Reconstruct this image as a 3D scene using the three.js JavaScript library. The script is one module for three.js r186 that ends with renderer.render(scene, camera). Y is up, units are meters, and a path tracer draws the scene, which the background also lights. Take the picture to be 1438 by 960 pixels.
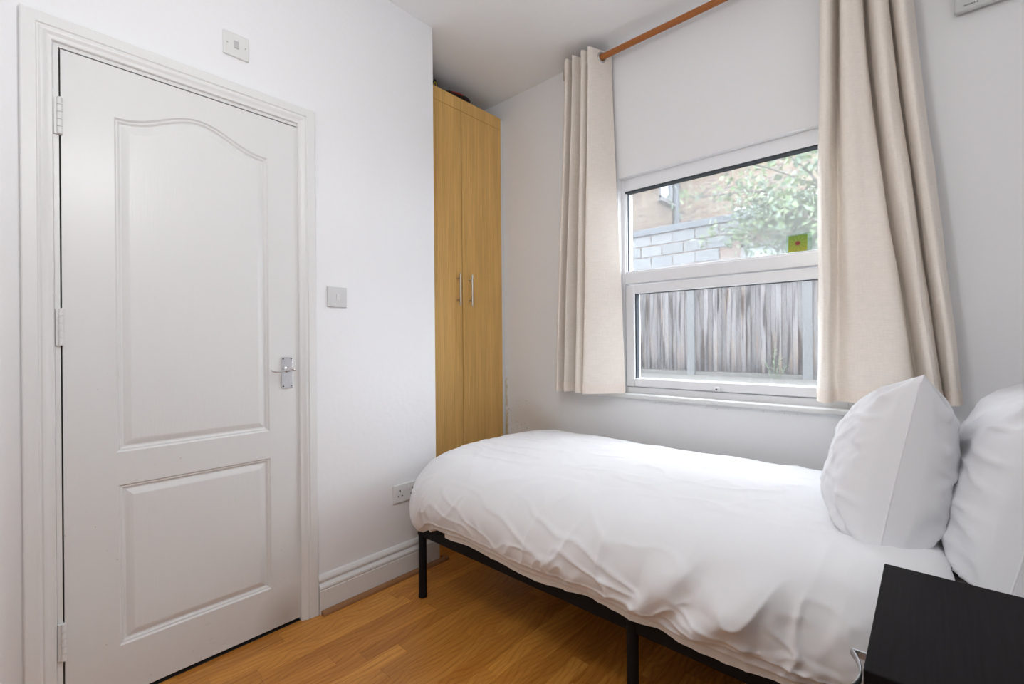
import * as THREE from 'three';
import { RoundedBoxGeometry } from 'three/addons/geometries/RoundedBoxGeometry.js';
import { mergeGeometries, mergeVertices, toCreasedNormals } from 'three/addons/utils/BufferGeometryUtils.js';
import { ImprovedNoise } from 'three/addons/math/ImprovedNoise.js';

// ---------------------------------------------------------------- camera, sky, added fill lamp, exposure
const scene = new THREE.Scene();
const renderer = new THREE.WebGLRenderer({ antialias: true });
renderer.toneMapping = THREE.LinearToneMapping;
renderer.shadowMap.enabled = true;
const camera = new THREE.PerspectiveCamera(73.13, 1438 / 960, 0.05, 100);
camera.position.set(1.8921, 1.1178, 2.2741);
camera.rotation.set(THREE.MathUtils.degToRad(0.0083), THREE.MathUtils.degToRad(42.1731), THREE.MathUtils.degToRad(-0.4774), 'YXZ');
scene.background = new THREE.Color().setRGB(0.90, 0.97, 1.06);      // even overcast sky
scene.backgroundIntensity = 12;
renderer.toneMappingExposure = 1.0;
const FILL_LAMP = { x: 1.28, y: 1.95, z: 1.98, r: 0.14, color: new THREE.Color().setRGB(0.975, 0.985, 1.0), power: 1.64, glow: 0.9 };
const fillLight = new THREE.PointLight(FILL_LAMP.color, FILL_LAMP.power);       // added room fill, inside a globe out of view
fillLight.name = 'added_fill_light';
fillLight.position.set(FILL_LAMP.x, FILL_LAMP.y, FILL_LAMP.z);
fillLight.shadow.radius = 6;
scene.add(fillLight);

// ---------------------------------------------------------------- helpers
const R = Math.PI / 180, N = new ImprovedNoise();
function rng(seed) { let s = seed >>> 0; return () => { s = (s + 0x6d2b79f5) >>> 0; let t = Math.imul(s ^ (s >>> 15), 1 | s); t = (t + Math.imul(t ^ (t >>> 7), 61 | t)) ^ t; return ((t ^ (t >>> 14)) >>> 0) / 4294967296; }; }
const fbm = (x, y, z = 0, o = 4) => { let a = 0, k = 0.5, f = 1; for (let i = 0; i < o; i++) { a += k * N.noise(x * f, y * f, z * f + i * 7.3); k *= 0.5; f *= 2.03; } return a; };
const clamp = (v, a, b) => Math.min(b, Math.max(a, v)), lerp = (a, b, t) => a + (b - a) * t;
const smooth = (a, b, x) => { const t = clamp((x - a) / (b - a), 0, 1); return t * t * (3 - 2 * t); };
const gauss = (x, s) => Math.exp(-x * x / (2 * s * s));
const used = new Map();
function numbered(n) { const k = used.get(n) ?? 0; used.set(n, k + 1); return k ? n + '_' + String(k).padStart(3, '0') : n; }
function put(o, name, parent) { o.name = parent ? name : numbered(name); (parent ?? scene).add(o); return o; }
function mesh(name, geo, mat, parent) { const m = new THREE.Mesh(geo, mat); m.castShadow = m.receiveShadow = true; return put(m, name, parent); }
function tag(o, label, category, group, kind) { o.userData.label = label; o.userData.category = category; if (group) o.userData.group = group; if (kind) o.userData.kind = kind; return o; }
function thing(name, label, category, pos = [0, 0, 0], kind) { const g = put(new THREE.Group(), name); g.position.set(...pos); return tag(g, label, category, null, kind); }
function part(name, parent, pos) { const g = put(new THREE.Group(), name, parent); if (pos) g.position.set(...pos); return g; }
// uv in metres by the main direction of each face
function uvBox(g, ox = 0, oy = 0, vertical = 'y') {
  if (g.index) g = g.toNonIndexed();
  const p = g.attributes.position, n = g.attributes.normal, uv = new Float32Array(p.count * 2);
  for (let i = 0; i < p.count; i += 3) {
    let a = 0, b = 0, c = 0;
    for (let k = 0; k < 3; k++) { a += n.getX(i + k); b += n.getY(i + k); c += n.getZ(i + k); }
    a = Math.abs(a); b = Math.abs(b); c = Math.abs(c);
    for (let k = 0; k < 3; k++) {
      const x = p.getX(i + k), y = p.getY(i + k), z = p.getZ(i + k);
      let u, v;
      if (b >= a && b >= c) { u = x; v = z; } else if (a >= c) { u = z; v = y; } else { u = x; v = y; }
      if (vertical === 'z' && !(b >= a && b >= c)) { u = y; v = a >= c ? z : x; }
      uv[(i + k) * 2] = u + ox; uv[(i + k) * 2 + 1] = v + oy;
    }
  }
  g.setAttribute('uv', new THREE.BufferAttribute(uv, 2));
  return g;
}
// axis-aligned box between two corners, edges rounded by r
function box(x0, x1, y0, y1, z0, z1, r = 0, seg = 2) {
  const w = x1 - x0, h = y1 - y0, d = z1 - z0;
  const g = r > 0 ? new RoundedBoxGeometry(w, h, d, seg, Math.min(r, w / 2.01, h / 2.01, d / 2.01)) : new THREE.BoxGeometry(w, h, d);
  g.translate((x0 + x1) / 2, (y0 + y1) / 2, (z0 + z1) / 2);
  return uvBox(g);
}
const merge = (list) => mergeGeometries(list.map((g) => { const q = g.index ? g.toNonIndexed() : g; for (const k of Object.keys(q.attributes)) if (!['position', 'normal', 'uv'].includes(k)) q.deleteAttribute(k); return q; }));
// grid of points from f(i, j) -> [x, y, z]; smooth normals
function gridGeo(nu, nv, f, wrapU = false) {
  const pos = [], uv = [], idx = [];
  for (let j = 0; j <= nv; j++) for (let i = 0; i <= nu; i++) { const q = f(i / nu, j / nv); pos.push(q[0], q[1], q[2]); uv.push(q[3] ?? i / nu, q[4] ?? j / nv); }
  for (let j = 0; j < nv; j++) for (let i = 0; i < nu; i++) { const a = j * (nu + 1) + i, b = a + 1, c = a + nu + 1, d = c + 1; idx.push(a, b, d, a, d, c); }
  const g = new THREE.BufferGeometry();
  g.setAttribute('position', new THREE.Float32BufferAttribute(pos, 3)); g.setAttribute('uv', new THREE.Float32BufferAttribute(uv, 2)); g.setIndex(idx);
  g.computeVertexNormals();
  return g;
}
function tube(points, radius, seg = 24, sides = 10, closed = false) {
  const c = new THREE.CatmullRomCurve3(points.map((p) => new THREE.Vector3(...p)), closed);
  return new THREE.TubeGeometry(c, seg, radius, sides, closed);
}
function cyl(a, b, r, sides = 20, r2 = r) {
  const A = new THREE.Vector3(...a), B = new THREE.Vector3(...b), g = new THREE.CylinderGeometry(r2, r, A.distanceTo(B), sides);
  g.applyQuaternion(new THREE.Quaternion().setFromUnitVectors(new THREE.Vector3(0, 1, 0), B.clone().sub(A).normalize()));
  g.translate((A.x + B.x) / 2, (A.y + B.y) / 2, (A.z + B.z) / 2);
  return g;
}
function dataTex(w, h, f, srgb = true, mx = 1, my = 1) {
  const d = new Uint8Array(w * h * 4);
  for (let y = 0; y < h; y++) for (let x = 0; x < w; x++) { const c = f(x / w, y / h), o = (y * w + x) * 4; d[o] = clamp(c[0], 0, 255); d[o + 1] = clamp(c[1], 0, 255); d[o + 2] = clamp(c[2], 0, 255); d[o + 3] = 255; }
  const t = new THREE.DataTexture(d, w, h);
  t.magFilter = THREE.LinearFilter; t.minFilter = THREE.LinearMipmapLinearFilter; t.generateMipmaps = true;
  t.wrapS = t.wrapT = THREE.RepeatWrapping; t.repeat.set(1 / mx, 1 / my);
  if (srgb) t.colorSpace = THREE.SRGBColorSpace;
  t.needsUpdate = true;
  return t;
}
// noise that repeats with period p along both axes
const tile = (u, v, fx, fy, z = 0, o = 3) => {
  const w = (a, b) => fbm(a * fx, b * fy, z, o), su = smooth(0.8, 1, u), sv = smooth(0.8, 1, v);
  return lerp(lerp(w(u, v), w(u - 1, v), su), lerp(w(u, v - 1), w(u - 1, v - 1), su), sv);
};
const std = (o) => new THREE.MeshStandardMaterial(o), phys = (o) => new THREE.MeshPhysicalMaterial(o);
const lin = (r, g, b) => new THREE.Color().setRGB(r, g, b);

// ---------------------------------------------------------------- materials
const plasterBump = dataTex(256, 256, (u, v) => { const n = 128 + 90 * tile(u, v, 14, 14, 1, 4); return [n, n, n]; }, false, 0.35, 0.35);
const paintBump = dataTex(128, 512, (u, v) => { const n = 128 + 120 * tile(u, v, 26, 5, 3, 4); return [n, n, n]; }, false, 0.12, 0.5);
const M = {};
M.wall = std({ color: lin(0.885, 0.885, 0.895), roughness: 0.75, bumpMap: plasterBump, bumpScale: 0.0012 });
M.ceiling = std({ color: lin(0.93, 0.93, 0.935), roughness: 0.9 });
M.trim = std({ color: lin(0.80, 0.80, 0.79), roughness: 0.38, bumpMap: paintBump, bumpScale: 0.0004 });
M.door = std({ color: lin(0.775, 0.775, 0.765), roughness: 0.36, bumpMap: paintBump, bumpScale: 0.0004 });
M.plastic = std({ color: lin(0.78, 0.78, 0.77), roughness: 0.3 });
M.upvc = std({ color: lin(0.90, 0.90, 0.91), roughness: 0.3 });
M.chrome = std({ color: lin(0.75, 0.75, 0.77), roughness: 0.18, metalness: 1 });
M.steel = std({ color: lin(0.55, 0.53, 0.50), roughness: 0.35, metalness: 1 });
M.black = phys({ color: lin(0.007, 0.007, 0.008), roughness: 0.6, specularIntensity: 0.35 });
M.dark = std({ color: lin(0.02, 0.02, 0.022), roughness: 0.7 });
M.gasket = std({ color: lin(0.03, 0.04, 0.05), roughness: 0.6 });
M.glass = phys({ color: 0xffffff, transmission: 1, thickness: 0, roughness: 0, ior: 1.5 });
M.dustHaze = (o) => std({ color: lin(0.85, 0.90, 0.94), roughness: 1, transparent: true, opacity: o });  // even see-through film, veils the view with pale haze
M.whiteOut = std({ color: lin(0.15, 0.152, 0.155), roughness: 0.6 });
M.linen = phys({ color: lin(0.82, 0.82, 0.84), roughness: 0.9, sheen: 0.15, sheenColor: lin(0.8, 0.8, 0.85), sheenRoughness: 0.5 });
M.sheet = std({ color: lin(0.74, 0.70, 0.66), roughness: 0.9 });
const slub = dataTex(256, 256, (u, v) => { const n = 248 + 14 * tile(u, v, 6, 90, 5, 2) + 8 * tile(u, v, 60, 8, 9, 2); return [n, n, n]; }, true, 0.3, 0.3);
M.curtain = phys({ color: lin(1.0, 0.915, 0.825), map: slub, roughness: 0.75, transmission: 0.12, thickness: 0, sheen: 0.25, sheenColor: lin(0.9, 0.85, 0.8), sheenRoughness: 0.4 });
M.hem = phys({ color: lin(0.98, 0.87, 0.77), map: slub, roughness: 0.8, transmission: 0.06, thickness: 0 });
M.rod = std({ color: lin(0.36, 0.115, 0.02), roughness: 0.4 });
const oakTex = dataTex(512, 1024, (u, v) => {
  const a = tile(u, v, 9, 1.2, 2, 3), b = tile(u, v, 70, 2.5, 6, 3), c = tile(u, v, 150, 12, 4, 2);
  const t = a * 0.5 + b * 0.7 + c * 0.35;
  return [224 + t * 46, 178 + t * 46, 104 + t * 40];
}, true, 0.5, 1.4);
M.oak = std({ map: oakTex, roughness: 0.5, color: lin(1.0, 1.0, 1.0) });
M.oakEdge = std({ color: lin(0.28, 0.16, 0.06), roughness: 0.6 });
const floorTex = dataTex(1024, 1024, (u, v) => {
  const w = tile(u, v, 3, 2, 11, 3), g = tile(u, v, 90, 4, 12, 3), fine = tile(u, v, 220, 30, 13, 2);
  const rings = Math.sin((u * 22 + w * 3.2 + Math.pow(Math.abs(((v * 2) % 1) - 0.5) * 2, 2) * 2.2) * 6.283);
  const r = Math.pow(rings * 0.5 + 0.5, 4), t = -r * 0.38 + g * 0.9 + fine * 0.5 + w * 0.6;
  return [208 + t * 42, 144 + t * 46, 64 + t * 36];
}, true, 0.55, 1.1);
const floorTones = [[0.82, 0.76, 0.70], [0.91, 0.86, 0.80], [0.74, 0.66, 0.58], [0.86, 0.78, 0.70], [0.78, 0.69, 0.60], [0.98, 0.95, 0.90]];
M.floor = floorTones.map((c) => std({ map: floorTex, color: lin(...c), roughness: 0.36 }));
M.subfloor = std({ color: lin(0.12, 0.06, 0.025), roughness: 0.8 });
M.quad = std({ color: lin(0.32, 0.15, 0.06), roughness: 0.5 });
const ebonyTex = dataTex(256, 512, (u, v) => { const t = tile(u, v, 70, 5, 3, 3) * 12, sp = 0; return [19 + t + sp, 16 + t, 18 + t]; }, true, 0.3, 0.6);
M.ebony = phys({ map: ebonyTex, roughness: 0.55, specularIntensity: 0.18 });

// the two painted walls with marks of their own: mould by the corner, scuffs
function canvasTex(w, h, draw) { const c = document.createElement('canvas'); c.width = w; c.height = h; const g = c.getContext('2d'); draw(g, w, h); const t = new THREE.CanvasTexture(c); t.colorSpace = THREE.SRGBColorSpace; t.wrapS = t.wrapT = THREE.ClampToEdgeWrapping; return t; }

// ---------------------------------------------------------------- room shell
const H = 2.741, XR = 2.5, ZB = 2.75, ZC = 0.778, XA = -0.9;
const DOOR = { zL: 2.157, zR: 1.470, top: 1.992, bot: 0.014 };
const WIN = { x0: 0.625, x1: 1.665, y0: 0.835, y1: 2.012 };

const floor = tag(mesh('floor', box(XA - 0.1, XR + 0.1, -0.12, -0.009, -0.17, ZB + 0.1), M.subfloor), 'warm honey wood laminate floor laid in narrow strips', 'floor', null, 'structure');
{
  const rand = rng(11), W = 0.066;
  for (let x = XA, row = 0; x < XR - 0.001; x += W, row++) {
    let z = 0 - rand() * 0.35;
    const xe = Math.min(x + W, XR);
    while (z < ZB) {
      const len = 0.32 + rand() * 0.42, z0 = Math.max(0, z), z1 = Math.min(ZB, z + len); z += len;
      if (z1 - z0 < 0.02) continue;
      if (xe < 0 && z0 > ZC) continue;
      const g = new RoundedBoxGeometry(xe - x - 0.0004, 0.01, z1 - z0 - 0.0005, 1, 0.0005);
      g.translate((x + xe) / 2, -0.005, (z0 + z1) / 2);
      mesh('plank', uvBox(g, rand() * 3, rand() * 3), M.floor[Math.floor(rand() * 6)], floor);
    }
  }
}
tag(mesh('ceiling', box(XA - 0.1, XR + 0.1, H, H + 0.15, -0.17, ZB + 0.1), M.ceiling), 'plain white plastered ceiling', 'ceiling', null, 'structure');

// wall with the window: extruded outline with a hole
function wallShape(u0, u1, v0, v1, holes) { const s = new THREE.Shape(); s.moveTo(u0, v0); s.lineTo(u1, v0); s.lineTo(u1, v1); s.lineTo(u0, v1); s.closePath(); for (const [a, b, c, d] of holes) { const p = new THREE.Path(); p.moveTo(a, c); p.lineTo(a, d); p.lineTo(b, d); p.lineTo(b, c); p.closePath(); s.holes.push(p); } return s; }
{
  const g = new THREE.ExtrudeGeometry(wallShape(XA - 0.1, XR + 0.1, 0, H, [[WIN.x0, WIN.x1, WIN.y0, WIN.y1]]), { depth: 0.17, bevelEnabled: false });
  g.translate(0, 0, -0.17);
  const q = uvBox(g), uv = q.attributes.uv;
  for (let i = 0; i < uv.count; i++) uv.setXY(i, (uv.getX(i) + 1.0) / 3.6, uv.getY(i) / H);
  const stain = canvasTex(1800, 1370, (c, w, h) => {
    c.fillStyle = 'rgb(242,242,243)'; c.fillRect(0, 0, w, h);
    const X = (x) => (x + 1) / 3.6 * w, Y = (y) => (1 - y / H) * h, rand = rng(5);
    const blob = (x, y, rx, ry, col, a) => { c.save(); c.translate(X(x), Y(y)); c.scale(rx / 3.6 * w, ry / H * h); const gr = c.createRadialGradient(0, 0, 0, 0, 0, 1); gr.addColorStop(0, `rgba(${col},${a})`); gr.addColorStop(1, `rgba(${col},0)`); c.fillStyle = gr; c.beginPath(); c.arc(0, 0, 1, 0, 7); c.fill(); c.restore(); };
    blob(0.02, 0.60, 0.26, 0.14, '205,190,172', 0.3); blob(-0.05, 0.66, 0.18, 0.12, '200,186,168', 0.2); blob(0.12, 0.58, 0.16, 0.1, '196,180,160', 0.25);
    for (let i = 0; i < 70; i++) blob(-0.235 + rand() * 0.022, 0.5 + Math.pow(rand(), 1.7) * 0.42, 0.008 + rand() * 0.007, 0.012 + rand() * 0.02, '186,150,78', 0.16 + rand() * 0.2);
    for (let i = 0; i < 60; i++) blob(-0.225 + Math.pow(rand(), 2) * 0.2, 0.5 + Math.pow(rand(), 1.5) * 0.25, 0.002 + rand() * 0.004, 0.002 + rand() * 0.005, '110,92,62', 0.25 + rand() * 0.3);
    for (let i = 0; i < 14; i++) blob(0.8 + rand() * 0.9, 0.79 + rand() * 0.01, 0.003, 0.003, '120,100,90', 0.4);
  });
  tag(mesh('wall_window', q, std({ map: stain, color: lin(0.99, 0.985, 0.98), roughness: 0.75 })), 'white painted wall around the window, mould stained low beside the wardrobe', 'wall', null, 'structure');
}
{
  // outline that runs round the doorway so that the opening reaches the floor
  const o = new THREE.Shape(), a = -(DOOR.zL + 0.016), b = -(DOOR.zR - 0.016), t = DOOR.top + 0.016;
  o.moveTo(-(ZB + 0.1), 0); o.lineTo(a, 0); o.lineTo(a, t); o.lineTo(b, t); o.lineTo(b, 0); o.lineTo(-ZC, 0); o.lineTo(-ZC, H); o.lineTo(-(ZB + 0.1), H); o.closePath();
  const g = new THREE.ExtrudeGeometry(o, { depth: 0.1, bevelEnabled: false });
  g.rotateY(Math.PI / 2); g.translate(-0.1, 0, 0);
  tag(mesh('wall_left', merge([uvBox(g), box(XA, -0.1, 0, H, ZC, ZC + 0.1)]), M.wall), 'white painted wall that holds the panelled door', 'wall', null, 'structure');
}
tag(mesh('wall_alcove', box(XA - 0.1, XA, 0, H, 0, ZB + 0.1), M.wall), 'white wall at the back of the wardrobe alcove', 'wall', null, 'structure');  // runs on unseen behind the door to block skylight
tag(mesh('wall_right', box(XR, XR + 0.1, 0, H, 0, ZB + 0.1), M.wall), 'white wall behind the head of the bed', 'wall', null, 'structure');
tag(mesh('wall_back', box(XA, XR, 0, H, ZB, ZB + 0.1), M.wall), 'white wall behind the photographer', 'wall', null, 'structure');

// skirting board and its wood beading
function sweepZ(profile, z0, z1) {  // profile of [x, y], closed back to the wall
  const s = new THREE.Shape(); profile.forEach(([x, y], i) => (i ? s.lineTo(x, y) : s.moveTo(x, y))); s.closePath();
  const g = new THREE.ExtrudeGeometry(s, { depth: z1 - z0, bevelEnabled: false }); g.translate(0, 0, z0);
  return uvBox(g);
}
{
  const p = [[0, 0], [0.026, 0], [0.026, 0.094], [0.0235, 0.0965], [0.0235, 0.1], [0.027, 0.103], [0.0255, 0.111], [0.019, 0.118], [0.013, 0.122], [0.0125, 0.129], [0.018, 0.133], [0.0165, 0.141], [0.01, 0.151], [0, 0.154]];
  tag(mesh('baseboard_left', sweepZ(p, ZC + 0.002, DOOR.zR - 0.066), M.trim), 'tall white moulded skirting board between the door and the alcove corner', 'skirting board', null, 'structure');
  const q = [[0.026, 0], [0.05, 0], [0.0495, 0.005], [0.046, 0.011], [0.039, 0.015], [0.03, 0.016], [0.026, 0.016]];
  tag(mesh('trim_1', merge([sweepZ(q, 0.735, 1.40), box(0.0, 0.05, 0, 0.014, 0.735, 0.755, 0.004)]), M.quad), 'brown wooden beading strip along the foot of the skirting', 'beading', null, 'structure');
}
// architrave with mitred corners, and the door lining behind it
{
  const prof = [[0, 0], [0, 0.019], [0.003, 0.021], [0.031, 0.021], [0.034, 0.0175], [0.037, 0.0165], [0.041, 0.019], [0.046, 0.018], [0.052, 0.013], [0.058, 0.0105], [0.064, 0.0095], [0.066, 0.006], [0.066, -0.02]];
  const zo = 2.240, zi = 1.406, top = 2.073, g = [];
  const line = ([w, h]) => [[h, 0, zo - w], [h, top - w, zo - w], [h, top - w, zi + w], [h, 0, zi + w]];
  const pos = [], push = (a, b, c, d) => pos.push(...a, ...b, ...c, ...a, ...c, ...d);
  for (let i = 0; i + 1 < prof.length; i++) { const A = line(prof[i]), B = line(prof[i + 1]); for (let k = 0; k < 3; k++) push(A[k], A[k + 1], B[k + 1], B[k]); }
  const geo = new THREE.BufferGeometry(); geo.setAttribute('position', new THREE.Float32BufferAttribute(pos, 3)); geo.computeVertexNormals();
  const arch = toCreasedNormals(geo, 0.5);
  const t = thing('trim_2', 'white moulded door surround with mitred corners', 'door frame', [0, 0, 0], 'structure');
  mesh('architrave', uvBox(arch), M.trim, t);
  const { zL, zR, top: dt } = DOOR;
  mesh('jamb', merge([box(-0.1, -0.001, 0, dt + 0.0039, zL + 0.004, zL + 0.0155, 0), box(-0.1, -0.001, 0, dt + 0.0039, zR - 0.0155, zR - 0.004, 0), box(-0.1, -0.001, dt + 0.004, dt + 0.0155, zR - 0.0155, zL + 0.0155, 0)]), M.trim, t);
  mesh('shaded_door_stop', merge([box(-0.1, -0.046, 0, dt - 0.021, zL - 0.02, zL + 0.0035), box(-0.1, -0.046, 0, dt - 0.021, zR - 0.0035, zR + 0.02), box(-0.1, -0.046, dt - 0.02, dt + 0.0035, zR - 0.0035, zL + 0.0035)]), M.dark, t);  // stop coloured dark to paint the shade in the door gaps
  mesh('threshold', box(-0.1, -0.002, -0.009, 0.001, zR, zL), M.dark, t);  // dark strip standing in for the shade under the door
}
// ---------------------------------------------------------------- the door
{
  const d = thing('door_1', 'closed white two panel door with arched upper panel and chrome lever', 'door', [0, 0, 0], 'structure');
  const { zL, zR, top, bot } = DOOR;
  // panel outline; parameter a runs round: bottom, right side, arched top, left side (u = -z to the right)
  function outline(P, k) {
    const z0 = P.zl - k, z1 = P.zr + k, y0 = P.yb + k, pts = [], n = P.arch ? 48 : 1;
    pts.push([z0, y0], [z1, y0]);
    for (let i = 0; i <= n; i++) { const u = i / n; pts.push([lerp(z1, z0, u), P.yt - k + (P.arch ? P.arch * Math.pow(0.5 - 0.5 * Math.cos(2 * Math.PI * u), 1.15) : 0)]); }
    return pts;
  }
  const panels = [{ name: 'upper_panel', zl: 2.037, zr: 1.584, yb: 0.781, yt: 1.835, arch: 0.068 }, { name: 'lower_panel', zl: 2.033, zr: 1.581, yb: 0.172, yt: 0.677, arch: 0 }];
  const s = new THREE.Shape(); s.moveTo(-zL, bot); s.lineTo(-zR, bot); s.lineTo(-zR, top); s.lineTo(-zL, top); s.closePath();
  for (const P of panels) { const h = new THREE.Path(); outline(P, 0).reverse().forEach(([z, y], i) => (i ? h.lineTo(-z, y) : h.moveTo(-z, y))); h.closePath(); s.holes.push(h); }
  const g = new THREE.ExtrudeGeometry(s, { depth: 0.044, bevelEnabled: false });
  g.rotateY(Math.PI / 2); g.translate(-0.045, 0, 0);
  const ug = uvBox(g), uv = ug.attributes.uv;
  for (let i = 0; i < uv.count; i++) uv.setXY(i, (uv.getX(i) - zR) / (zL - zR), (uv.getY(i) - bot) / (top - bot));
  const dirt = canvasTex(720, 2048, (c, w, h) => {
    c.fillStyle = 'rgb(227,227,226)'; c.fillRect(0, 0, w, h);
    const rand = rng(8);
    for (let i = 0; i < 42; i++) { c.fillStyle = `rgba(120,92,60,${0.15 + rand() * 0.45})`; c.beginPath(); c.ellipse(rand() * w, h * (0.45 + 0.55 * Math.sqrt(rand())), 0.8 + rand() * 1.6, 0.6 + rand() * 1.2, rand() * 3, 0, 7); c.fill(); }
    for (let i = 0; i < 16; i++) { c.strokeStyle = `rgba(120,105,90,${0.1 + rand() * 0.2})`; c.lineWidth = 1; c.beginPath(); const x = rand() * w * 0.5, y = h * (0.9 + rand() * 0.09); c.moveTo(x, y); c.lineTo(x + 6 + rand() * 14, y - 4 + rand() * 8); c.stroke(); }
    const gr = c.createRadialGradient(60, h - 30, 5, 60, h - 30, 130); gr.addColorStop(0, 'rgba(140,120,100,0.35)'); gr.addColorStop(1, 'rgba(140,120,100,0)'); c.fillStyle = gr; c.fillRect(0, h - 200, 260, 200);
  });
  mesh('leaf', ug, std({ map: dirt, color: lin(1.0, 1.0, 0.995), roughness: 0.36 }), d);
  const levels = [[0, -0.001], [0.002, -0.004], [0.005, -0.0065], [0.008, -0.006], [0.0105, -0.0075], [0.014, -0.012], [0.018, -0.0125], [0.0225, -0.0105], [0.036, -0.004], [0.0395, -0.0035]];
  for (const P of panels) {
    const rings = levels.map(([k, h]) => outline(P, k).map(([z, y]) => [h, y, z])), pos = [];
    for (let r = 0; r + 1 < rings.length; r++) { const A = rings[r], B = rings[r + 1], n = A.length; for (let i = 0; i < n; i++) { const j = (i + 1) % n; pos.push(...A[i], ...A[j], ...B[j], ...A[i], ...B[j], ...B[i]); } }
    const geo = new THREE.BufferGeometry(); geo.setAttribute('position', new THREE.Float32BufferAttribute(pos, 3)); geo.computeVertexNormals();
    const fs = new THREE.Shape(); outline(P, 0.0395).forEach(([z, y], i) => (i ? fs.lineTo(-z, y) : fs.moveTo(-z, y))); fs.closePath();
    const fg = new THREE.ExtrudeGeometry(fs, { depth: 0.03, bevelEnabled: false }); fg.rotateY(Math.PI / 2); fg.translate(-0.0335, 0, 0);
    mesh(P.name, merge([uvBox(toCreasedNormals(geo, 0.35)), uvBox(fg)]), M.door, d);
  }
  // hinges: knuckle of five barrels and two painted leaves
  for (const [y0, y1] of [[1.738, 1.845], [1.119, 1.226], [0.196, 0.303]]) {
    const h = part('hinge', d, [0.004, y0, zL + 0.003]), L = (y1 - y0) / 5;
    mesh('hinge_leaf', box(-0.012, 0.0015, 0, y1 - y0, -0.006, 0.012, 0.0005), M.trim, h);
    for (let k = 0; k < 5; k++) mesh('knuckle', new THREE.CylinderGeometry(0.0062, 0.0062, L - 0.0012, 14).translate(0.004, L * (k + 0.5), 0), M.trim, h);
    mesh('pin_cap', new THREE.SphereGeometry(0.0055, 12, 8).scale(1, 0.5, 1).translate(0.004, y1 - y0, 0), M.trim, h);
  }
  const hd = part('door_handle', d, [0, 1.005, 1.519]);
  mesh('backplate', new RoundedBoxGeometry(0.005, 0.124, 0.041, 2, 0.0018).translate(0.0022, 0, 0), M.chrome, hd);
  mesh('boss', merge([cyl([0.004, 0.012, 0], [0.018, 0.012, 0], 0.0125, 24, 0.01), cyl([0.018, 0.012, 0], [0.044, 0.012, 0], 0.0085, 20)]), M.chrome, hd);
  {
    const c = new THREE.CatmullRomCurve3([[0.040, 0.008, -0.017], [0.043, 0.014, -0.008], [0.045, 0.0155, 0.004], [0.046, 0.012, 0.02], [0.046, 0.007, 0.04], [0.046, 0.0055, 0.058], [0.045, 0.010, 0.07], [0.042, 0.015, 0.077]].map((p) => new THREE.Vector3(...p)));
    const lever = gridGeo(40, 14, (u, v) => { const p = c.getPointAt(u), t = c.getTangentAt(u), up = new THREE.Vector3(1, 0, 0).cross(t).normalize(), ou = t.clone().cross(up).normalize(), a = v * 2 * Math.PI, r = 0.006 * (1 - 0.35 * u) * Math.sqrt(Math.min(1, Math.min(u, 1 - u) * 16 + 0.02)); return p.addScaledVector(up, Math.cos(a) * r * 0.8).addScaledVector(ou, Math.sin(a) * r * 1.35).toArray(); });
    mesh('lever', lever, M.chrome, hd);
  }
  for (const y of [-0.054, 0.054]) for (const z of [-0.015, 0.015]) mesh('screw', cyl([0.0045, y, z], [0.0056, y, z], 0.0026, 12), M.dark, hd);
  mesh('latch', box(-0.02, -0.0005, 1.004, 1.03, zR - 0.003, zR + 0.0005, 0), M.dark, d);
}

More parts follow.
